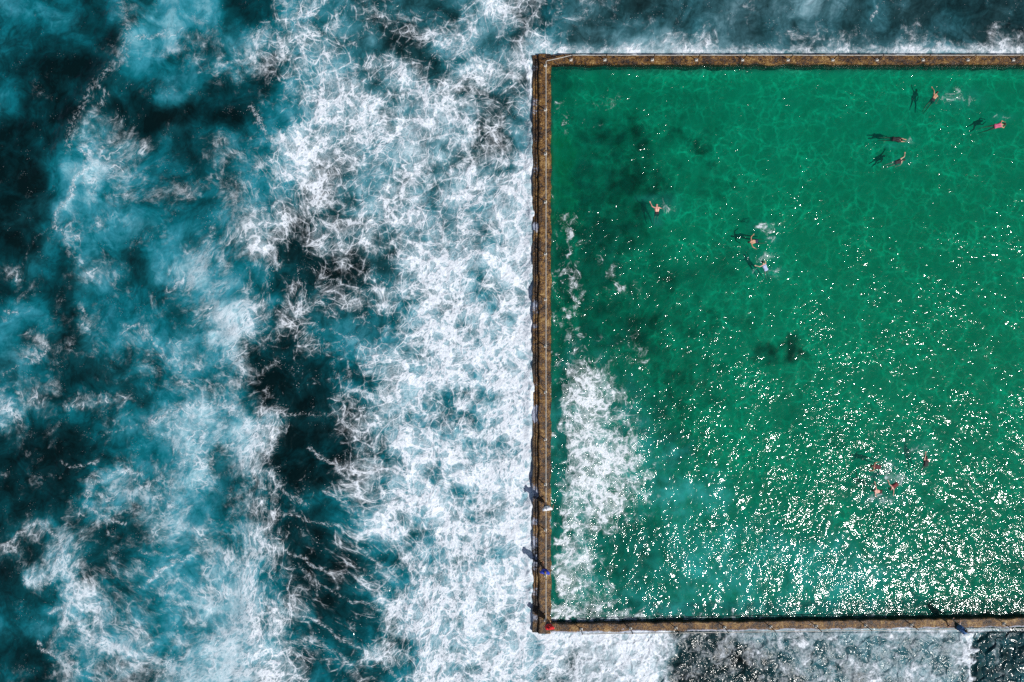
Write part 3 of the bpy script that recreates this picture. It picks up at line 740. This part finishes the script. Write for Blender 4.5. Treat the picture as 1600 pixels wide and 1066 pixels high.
def build_railings(TOP):
    steel = simple('dull_steel', (.46, .44, .40), 0.45, 0.0)
    dark = simple('rusted_post', (.045, .032, .024), 0.7)
    foot = simple('pale_footing', (.62, .60, .55), 0.8)
    H = 0.92
    def railing(label, feet, lead):
        c = np.mean(np.array(feet), 0); root = bpy.data.objects.new('safety_railing', None); COL.objects.link(root)
        root.location = (c[0], c[1], TOP); root.empty_display_size = 0.3; tag(root, label, 'railing', None)
        loc = lambda p, z: (p[0] - c[0], p[1] - c[1], z)
        for p in feet:
            b = MB(); b.cap(loc(p, 0.02), loc(p, H), 0.035, 0.030, 8); b.cap(loc(p, H - .02), loc(p, H + .01), 0.05, 0.05, 8)
            po = b.build('post', dark, root)
            f = MB(); f.box(loc(p, 0.025), (0.22, 0.20, 0.06)); f.box(loc(p, 0.075), (0.13, 0.13, 0.06))
            for sx in (-1, 1):
                for sy in (-1, 1):
                    q = loc(p, 0.055); f.cap((q[0] + sx * .08, q[1] + sy * .07, .05), (q[0] + sx * .08, q[1] + sy * .07, .075), 0.016, 0.016, 6)
            f.build('base_plate', foot, po, smooth=False)
        pts = lead + feet
        for i in range(len(pts) - 1):
            a, b_ = pts[i], pts[i + 1]; r = MB(); n = 6
            for j in range(n):
                s0, s1 = j / n, (j + 1) / n
                sag = lambda s: H - 0.035 * 4 * s * (1 - s)
                r.cap(loc((a[0] + (b_[0] - a[0]) * s0, a[1] + (b_[1] - a[1]) * s0), sag(s0)), loc((a[0] + (b_[0] - a[0]) * s1, a[1] + (b_[1] - a[1]) * s1), sag(s1)), 0.030, 0.030, 8)
            r.build('rail', steel, root)
    left = [W(852.2, y, TOP) for y in (103, 172, 241, 316, 397, 468, 541, 613, 687, 757, 828, 899, 969)]
    railing('thin pale handrail on short dark posts along the wall beside the breaking surf', left, [])
    ys = 94
    top = [W(x, ys, TOP) for x in (892, 945, 1019, 1088, 1160, 1231, 1301, 1370, 1442, 1512, 1583, 1654, 1725, 1796)]
    railing('thin pale handrail on dark posts with white feet behind the calm green water', top, [left[0]])
    xs = (880, 908, 985, 1056, 1132, 1204, 1275, 1352, 1424, 1498, 1568, 1640, 1712, 1784)
    bot = [W(x, 983.5 - (x - 870) * 0.0125, TOP) for x in xs[1:]]
    railing('thin handrail on dark posts along the wet wall by the sun glitter', bot, [])


# ------------------------------------------------------------------ people
SK = {}
def skin_mat(key, c):
    if key not in SK:
        t = NT('skin_' + key); pos = t.n('ShaderNodeTexCoord', 'Object')
        n = t.n('ShaderNodeTexNoise', 'Fac', {'Vector': pos, 'Scale': 6.0, 'Detail': 4.0})
        col = t.mixc(n, tuple(x * .82 for x in c), tuple(min(1, x * 1.15) for x in c))
        SK[key] = t.surf(t.n('ShaderNodeBsdfPrincipled', 0, {'Base Color': col, 'Roughness': 0.42, 'Subsurface Weight': 0.05}))
    return SK[key]
CL = {}
def cloth(name, c, rough=0.75):
    if name not in CL: CL[name] = simple(name, c, rough, 0.0, 0.18, 14.0)
    return CL[name]


def lerp(a, b, t): return tuple(a[i] + (b[i] - a[i]) * t for i in range(3))
def V3(a): return np.array(a, float)


def hand(mb, wrist, d, up, side, curl=0.35):
    """palm, four unequal bent fingers and a thumb off its side"""
    d = V3(d); d /= np.linalg.norm(d); up = V3(up); up = up - d * (up @ d); up /= np.linalg.norm(up); s = np.cross(d, up) * side
    w = V3(wrist)
    for o in (-.024, 0, .024): mb.cap(w + s * o * .7, w + d * .085 + s * o, .017, .016, 8)
    for o, L, sp in ((-.033, .062, -.10), (-.011, .078, -.03), (.011, .084, .03), (.033, .075, .10)):
        b = w + d * .092 + s * o; m = b + (d + s * sp - up * curl * .3) * L * .55; e = m + (d + s * sp - up * curl) * L * .45
        mb.cap(b, m, .0115, .0105, 7); mb.cap(m, e, .0105, .009, 7)
    b = w + d * .03 + s * .036; m = b + (d * .6 + s * .7 - up * .2) * .04; e = m + (d * .9 + s * .25 - up * .25) * .034
    mb.cap(b, m, .014, .012, 7); mb.cap(m, e, .012, .010, 7)


def person(label, loc, heading, J, skin, hair, wear, group, cat='person', tilt=None):
    """J: joints in metres, x ahead (or towards the head for a swimmer), y left, z up; wear: [(part, material, kind)]"""
    fx = J.get('fwd', (0, 0, -1)); up = V3(J['head']) - V3(J['neck']); up /= np.linalg.norm(up); f = V3(fx); f = f - up * (f @ up); f /= np.linalg.norm(f); r = np.cross(up, f)
    b = MB()
    pel, ch, nk, hd = V3(J['pelvis']), V3(J['chest']), V3(J['neck']), V3(J['head'])
    sL, sR, hL, hR = V3(J['shL']), V3(J['shR']), V3(J['hipL']), V3(J['hipR'])
    lat = (sL - sR) / np.linalg.norm(sL - sR); back = np.cross(lat, ch - pel); back /= np.linalg.norm(back)
    k = J.get('w', 1.0)
    waist = pel * .55 + ch * .45
    b.cap(hL, hR, .105 * k, .105 * k, 12)
    for o in (-1, 1):
        b.cap(pel + lat * .055 * o * k, waist + lat * .05 * o * k, .105 * k, .098 * k, 12); b.cap(waist + lat * .05 * o * k, ch + lat * .075 * o * k, .098 * k, .112 * k, 12)
        b.cap(ch + lat * .07 * o * k, nk * .8 + (sL if o > 0 else sR) * .2, .105 * k, .06 * k, 12)
    b.cap(sL, sR, .068 * k, .068 * k, 12); b.cap(nk - up * .04, hd - up * .04, .058, .054, 12)
    # head: skull, jaw, brow, nose, lips, ears
    b.ell(hd + up * .02 - f * .012, (.078, .078, .088)); b.ell(hd + up * .025 - f * .03, (.076, .076, .078)); b.cap(hd - up * .01 + f * .03, hd - up * .075 + f * .055, .060, .034, 12)
    b.cap(hd + up * .028 + f * .075 - r * .035, hd + up * .028 + f * .075 + r * .035, .012, .012, 8); b.cap(hd + up * .015 + f * .082, hd - up * .022 + f * .098, .010, .014, 8)
    b.cap(hd - up * .048 + f * .083 - r * .02, hd - up * .048 + f * .083 + r * .02, .008, .008, 8)
    for o in (-1, 1): b.cap(hd + r * .08 * o + up * .02 - f * .01, hd + r * .08 * o - up * .025, .014, .011, 8, 0.6, r)
    for s_, side in (('L', 1), ('R', -1)):
        sh, el, wr = V3(J['sh' + s_]), V3(J['el' + s_]), V3(J['wr' + s_])
        b.cap(sh, lerp(sh, el, .4), .060 * k, .050, 10); b.cap(lerp(sh, el, .4), el, .050, .038, 10); b.cap(el, lerp(el, wr, .35), .040, .041, 10); b.cap(lerp(el, wr, .35), wr, .041, .026, 10)
        hand(b, wr, wr - el, J.get('palm' + s_, back), side)
        hp, kn, an = V3(J['hip' + s_]), V3(J['kn' + s_]), V3(J['an' + s_])
        b.cap(hp, lerp(hp, kn, .45), .092 * k, .075, 12); b.cap(lerp(hp, kn, .45), kn, .075, .052, 12); b.cap(kn, lerp(kn, an, .3), .053, .056, 12); b.cap(lerp(kn, an, .3), an, .056, .036, 12)
        td = V3(J['toe' + s_]) - an; td /= np.linalg.norm(td); heel = an - td * .045 - (an - kn) / np.linalg.norm(an - kn) * -.045
        b.cap(heel, an + td * .06 + (an - kn) / np.linalg.norm(an - kn) * .04, .036, .036, 10); b.cap(an + td * .05 + (an - kn) / np.linalg.norm(an - kn) * .04, an + td * .155 + (an - kn) / np.linalg.norm(an - kn) * .05, .040, .028, 10, .75)
    me = b.fused('person', 0.0115, 3)
    o = link('person', me, skin, None, loc); o.rotation_euler = (0, 0, heading)
    o.scale = (J.get('size', 1.0),) * 3
    tag(o, label, cat, group)
    # hair
    if hair is not None:
        hmat, style = hair; h = MB()
        if style == 'cap':
            h.ell(hd + up * .045 - f * .02, (.096, .096, .075)); h.cap(hd + up * .035 + f * .08 - r * .03, hd + up * .03 + f * .14, .035, .03, 10, .3, up); h.cap(hd + up * .035 + f * .08 + r * .03, hd + up * .03 + f * .14, .035, .03, 10, .3, up)
            h_o = link('cap', h.fused('cap', .012, 2), hmat, o)
        else:
            h.ell(hd + up * .05 - f * .035, (.090, .090, .078)); h.cap(hd + up * .03 - f * .055, hd - up * .03 - f * .055, .075, .055, 12)
            for q in (-1, 1): h.cap(hd + up * .05 - f * .02 + r * .05 * q, hd - up * .005 - f * .03 + r * .07 * q, .035, .025, 10)
            if style == 'long':
                a = hd - up * .02 - f * .07; h.cap(a, a - up * .16 - f * .02, .06, .04, 12); h.cap(a - up * .14 - f * .02, a - up * .27 + back * .01, .045, .02, 12)
            if style == 'bun': h.ell(hd + up * .05 - f * .125, (.045, .045, .045))
            h_o = link('hair', h.fused('hair', .012, 2), hmat, o)
    for part, mat, kind in wear:
        c = MB(); e = .016 + J.get('baggy', 0.0)
        if kind in ('trunks', 'shorts', 'swimsuit'):
            c.cap(hL, hR, .105 * k + e, .105 * k + e, 14)
            for q in (-1, 1): c.cap(pel + lat * .055 * q * k, lerp(pel, waist, .45) + lat * .052 * q * k, .105 * k + e, .102 * k + e, 14)
        if kind in ('trunks', 'shorts'):
            for s_ in 'LR':
                hp, kn = V3(J['hip' + s_]), V3(J['kn' + s_]); c.cap(hp, lerp(hp, kn, .35 if kind == 'trunks' else .7), .095 * k + e, .082 + e, 14)
        if kind in ('swimsuit', 'shirt', 'vest'):
            for q in (-1, 1):
                c.cap(pel * .7 + waist * .3 + lat * .054 * q * k, waist + lat * .05 * q * k, .106 * k + e, .1 * k + e, 14); c.cap(waist + lat * .05 * q * k, ch + lat * .075 * q * k, .1 * k + e, .114 * k + e, 14)
        if kind in ('shirt', 'wetsuit'):
            for q in (-1, 1): c.cap(ch + lat * .07 * q * k, nk * .75 + (sL if q > 0 else sR) * .25 - up * .02, .107 * k + e, .064 * k + e, 14)
            c.cap(sL, sR, .070 * k + e, .070 * k + e, 14)
            for s_ in 'LR':
                sh, el = V3(J['sh' + s_]), V3(J['el' + s_]); c.cap(sh, lerp(sh, el, .6 if kind == 'shirt' else .95), .062 * k + e, .05 + e, 12)
        link(part, c.fused(part, .013, 3), mat, o)
    return o


def swim_pose(armL, armR, legs=0.12, dip=0.0, roll=0.0, look=(0, 0, -1), bend=0.0, w=1.0, headup=0.0):
    """a body lying on the water, head towards +x; arms given as elbow and wrist"""
    z0 = -0.045
    J = dict(pelvis=(0, 0, z0 - dip * .6), chest=(.34, 0, z0 + .02 + headup * .4), neck=(.52, 0, z0 + .05 + headup), head=(.665, 0, z0 + .055 + headup * 1.7),
             shL=(.45, .165, z0 + .03 + roll * .1 + headup * .8), shR=(.45, -.165, z0 + .03 - roll * .1 + headup * .8), hipL=(-.02, .085, z0 - dip * .7), hipR=(-.02, -.085, z0 - dip * .7),
             fwd=look, w=w * 1.05, size=.92)
    dip = dip + .13
    J['elL'], J['wrL'] = armL; J['elR'], J['wrR'] = armR
    J['knL'] = (-.43, .11 + bend, z0 - .05 - dip * 1.6); J['knR'] = (-.42, -.11 - bend * .6, z0 - .10 - legs - dip * 1.6)
    J['anL'] = (-.84, .10 + bend * 1.2, z0 - .03 - dip * 2.4); J['anR'] = (-.80, -.10 - bend * .5, z0 - .14 - legs * 1.5 - dip * 2.4)
    J['toeL'] = (-1.0, .10 + bend * 1.2, z0 - .08 - dip * 2.6); J['toeR'] = (-.97, -.11 - bend * .5, z0 - .2 - legs * 1.6 - dip * 2.6)
    return J


def stand_pose(stride=.18, armL=None, armR=None, lean=.05, w=1.0):
    J = dict(pelvis=(0, 0, .93), chest=(lean, 0, 1.24), neck=(lean * 1.5, 0, 1.44), head=(lean * 2.0 + .01, 0, 1.585), shL=(lean * 1.2, .175, 1.385), shR=(lean * 1.2, -.175, 1.385),
             hipL=(0, .09, .89), hipR=(0, -.09, .89), knL=(stride * .75, .10, .49), knR=(-stride * .2, -.10, .48), anL=(stride, .105, .085), anR=(-stride * 1.1, -.105, .085),
             toeL=(stride + .2, .12, .085), toeR=(-stride * 1.1 + .2, -.12, .085), fwd=(1, 0, -.15), w=w, size=1.08, baggy=.03)
    J['elL'], J['wrL'] = armL or ((-.04, .34, 1.17), (.10, .46, .98)); J['elR'], J['wrR'] = armR or ((-.10, -.33, 1.16), (.06, -.43, .97))
    return J


def build_people(TOP):
    black = cloth('hair_black', (.012, .009, .008), .5); brown = cloth('hair_brown', (.05, .022, .012), .5); fair = cloth('hair_fair', (.22, .14, .07), .5)
    sA = skin_mat('tan', (.52, .27, .16)); sB = skin_mat('pale', (.68, .40, .29)); sC = skin_mat('brown', (.34, .15, .08)); sD = skin_mat('pink', (.70, .36, .28))
    G1 = 'people swimming in the pool'; G2 = 'people standing on the pool walls'
    ext = lambda y, z=0.0: ((.72, y, z), (.97, y * .75, z - .02))            # reaching ahead
    side = lambda y: ((.30, y * 1.9, -.06), (.05, y * 1.9, -.12))             # arm by the side
    wide = lambda y, z=0.0: ((.52, y * 2.7, z), (.62, y * 4.2, z - .02))       # out sideways
    over = lambda y: ((.66, y * 1.7, .16), (.90, y * 1.5, .06))              # recovering over the water
    L, R = .17, -.17
    def sw(label, px, py, ang, J, skin, hair, wear, z=.0):
        x, y = W(px, py); person(label, (x, y, z), rad(ang), J, skin, hair, wear, G1)
    # px,py is where the hips lie; ang is the way the head points, counter-clockwise from the picture's right
    sw('tanned swimmer with dark hair nearest the back wall, one arm thrown up, kick splash alongside', 1458, 156, 62, swim_pose(((.60, .30, .14), (.80, .52, .06)), ((.25, -.36, -.02), (.0, -.38, -.05)), bend=.05, dip=.02), sA, (brown, 'short'), [('swim_trunks', cloth('black_trunks', (.012, .012, .014)), 'trunks')])
    sw('swimmer in a pink swimsuit with dark hair, nearest the right edge of the picture', 1556, 197, 12, swim_pose(((.55, .32, .02), (.78, .22, -.04)), ((.62, -.28, -.02), (.82, -.12, -.06)), bend=.06, dip=.05, headup=.03), sA, (brown, 'bun'), [('swimsuit', cloth('pink_swimsuit', (.62, .12, .22)), 'swimsuit')])
    sw('swimmer in a black wetsuit top gliding with both arms stretched ahead', 1396, 217, -9, swim_pose(ext(.12, .02), ext(-.12, .01), legs=.03), sA, (black, 'short'), [('wetsuit_top', cloth('black_wetsuit', (.010, .010, .012)), 'shirt'), ('swim_trunks', cloth('black_wetsuit', (.010, .010, .012)), 'trunks')])
    sw('dark-haired swimmer in a black swimsuit with a bent arm raised, below the gliding one', 1400, 254, 18, swim_pose(((.74, .24, .12), (.90, .46, .06)), side(-.17), legs=.05, roll=.3), sB, (black, 'long'), [('swimsuit', cloth('black_swimsuit', (.012, .011, .014)), 'swimsuit')])
    sw('bald pink-backed man in black trunks swimming alone near the dark weed', 1026.5, 333, 92, swim_pose(((.56, .40, .04), (.85, .52, .05)), ((.40, -.33, .0), (.36, -.50, -.10)), legs=.15, dip=.06, bend=.06, w=1.12, headup=.015), sD, None, [('swim_trunks', cloth('black_trunks', (.012, .012, .014)), 'trunks')])
    sw('swimmer with tanned limbs spread wide in front of the brightest kick splash, mid pool', 1182, 377, 188, swim_pose(((.42, .42, .04), (.20, .58, .0)), ((.42, -.42, .05), (.22, -.56, .02)), bend=.10, headup=.02), sA, (black, 'short'), [('swim_trunks', cloth('navy_trunks', (.02, .03, .07)), 'trunks')])
    sw('swimmer in a pale blue swimsuit with a black bun, just below the wide-limbed one', 1197, 421, 118, swim_pose(((.46, .40, .04), (.64, .58, .02)), ((.62, -.26, .04), (.84, -.20, .0)), bend=.06, dip=.03, headup=.04), sB, (black, 'bun'), [('swimsuit', cloth('pale_blue_swimsuit', (.42, .50, .72)), 'swimsuit')])
    sw('red-brown haired swimmer in the glitter, just above the lowest pair', 1374, 730, 172, swim_pose(((.50, .36, .06), (.72, .40, .02)), ((.40, -.34, .02), (.16, -.40, -.03)), bend=.08, headup=.03), sA, (cloth('hair_auburn', (.07, .015, .010), .5), 'long'), [('swimsuit', cloth('maroon_swimsuit', (.10, .015, .018)), 'swimsuit')])
    sw('dark-topped swimmer reaching up the picture, rightmost of those in the glitter', 1447, 727, 90, swim_pose(((.74, .10, .05), (1.0, .06, .04)), side(-.15), legs=.12, dip=.08), sD, (black, 'long'), [('swimsuit', cloth('black_swimsuit', (.012, .011, .014)), 'swimsuit')])
    sw('swimmer with a dark head and pink shoulders, left of the pair lowest in the pool', 1376, 769, 168, swim_pose(((.40, .38, .04), (.20, .50, .0)), wide(-.15, .02), bend=.08, headup=.04, dip=.04), sD, (black, 'short'), [('swim_trunks', cloth('maroon_trunks', (.06, .01, .012)), 'trunks')])
    sw('dark red suited swimmer with pale arms, right of the pair lowest in the pool', 1401, 757, 215, swim_pose(((.58, .34, .05), (.72, .54, .0)), ((.52, -.36, .04), (.44, -.58, .0)), bend=.06, headup=.03, dip=.03), sD, (cloth('hair_auburn', (.07, .015, .010), .5), 'short'), [('swimsuit', cloth('dark_red_suit', (.16, .015, .018)), 'swimsuit')])
    # on the walls
    def st(label, px, py, ang, J, skin, hair, wear):
        x, y = W(px, py, TOP); person(label, (x, y, TOP - .015), rad(ang), J, skin, hair, wear, G2)
    st('person in a loose white shirt and white cap standing on the surf wall', 854, 789, 100, stand_pose(.16, w=1.12), sA, (cloth('white_cap', (.80, .80, .82)), 'cap'), [('shirt', cloth('white_shirt', (.82, .82, .86)), 'shirt'), ('shorts', cloth('dark_shorts', (.02, .022, .03)), 'shorts')])
    st('person in a bright blue T-shirt with bare legs walking along the surf wall', 850, 886, 84, stand_pose(.24, lean=.07, w=1.12), sC, (fair, 'short'), [('shirt', cloth('blue_shirt', (.012, .045, .45)), 'shirt'), ('shorts', cloth('brown_shorts', (.06, .02, .015)), 'shorts')])
    st('person in a bright red top and dark shorts at the corner of the two walls', 857, 970, 96, stand_pose(.14, armL=((.10, .27, 1.14), (.28, .22, 1.0)), w=1.2), sA, (cloth('red_cap', (.55, .012, .015)), 'cap'), [('shirt', cloth('red_shirt', (.62, .010, .014)), 'shirt'), ('shorts', cloth('dark_shorts', (.02, .022, .03)), 'shorts')])
    st('person in a blue top with dark hair standing on the wet wall among the glitter', 1485, 973, 40, stand_pose(.24, w=1.15, armL=((.12, .36, 1.2), (.34, .44, 1.12))), sB, (black, 'short'), [('shirt', cloth('slate_blue_shirt', (.06, .16, .36)), 'shirt'), ('shorts', cloth('black_shorts', (.012, .012, .015)), 'shorts')])


build_sea()
build_pool()
TOP, KW, O2, SLOPE = build_walls()
build_railings(TOP)
build_people(TOP)
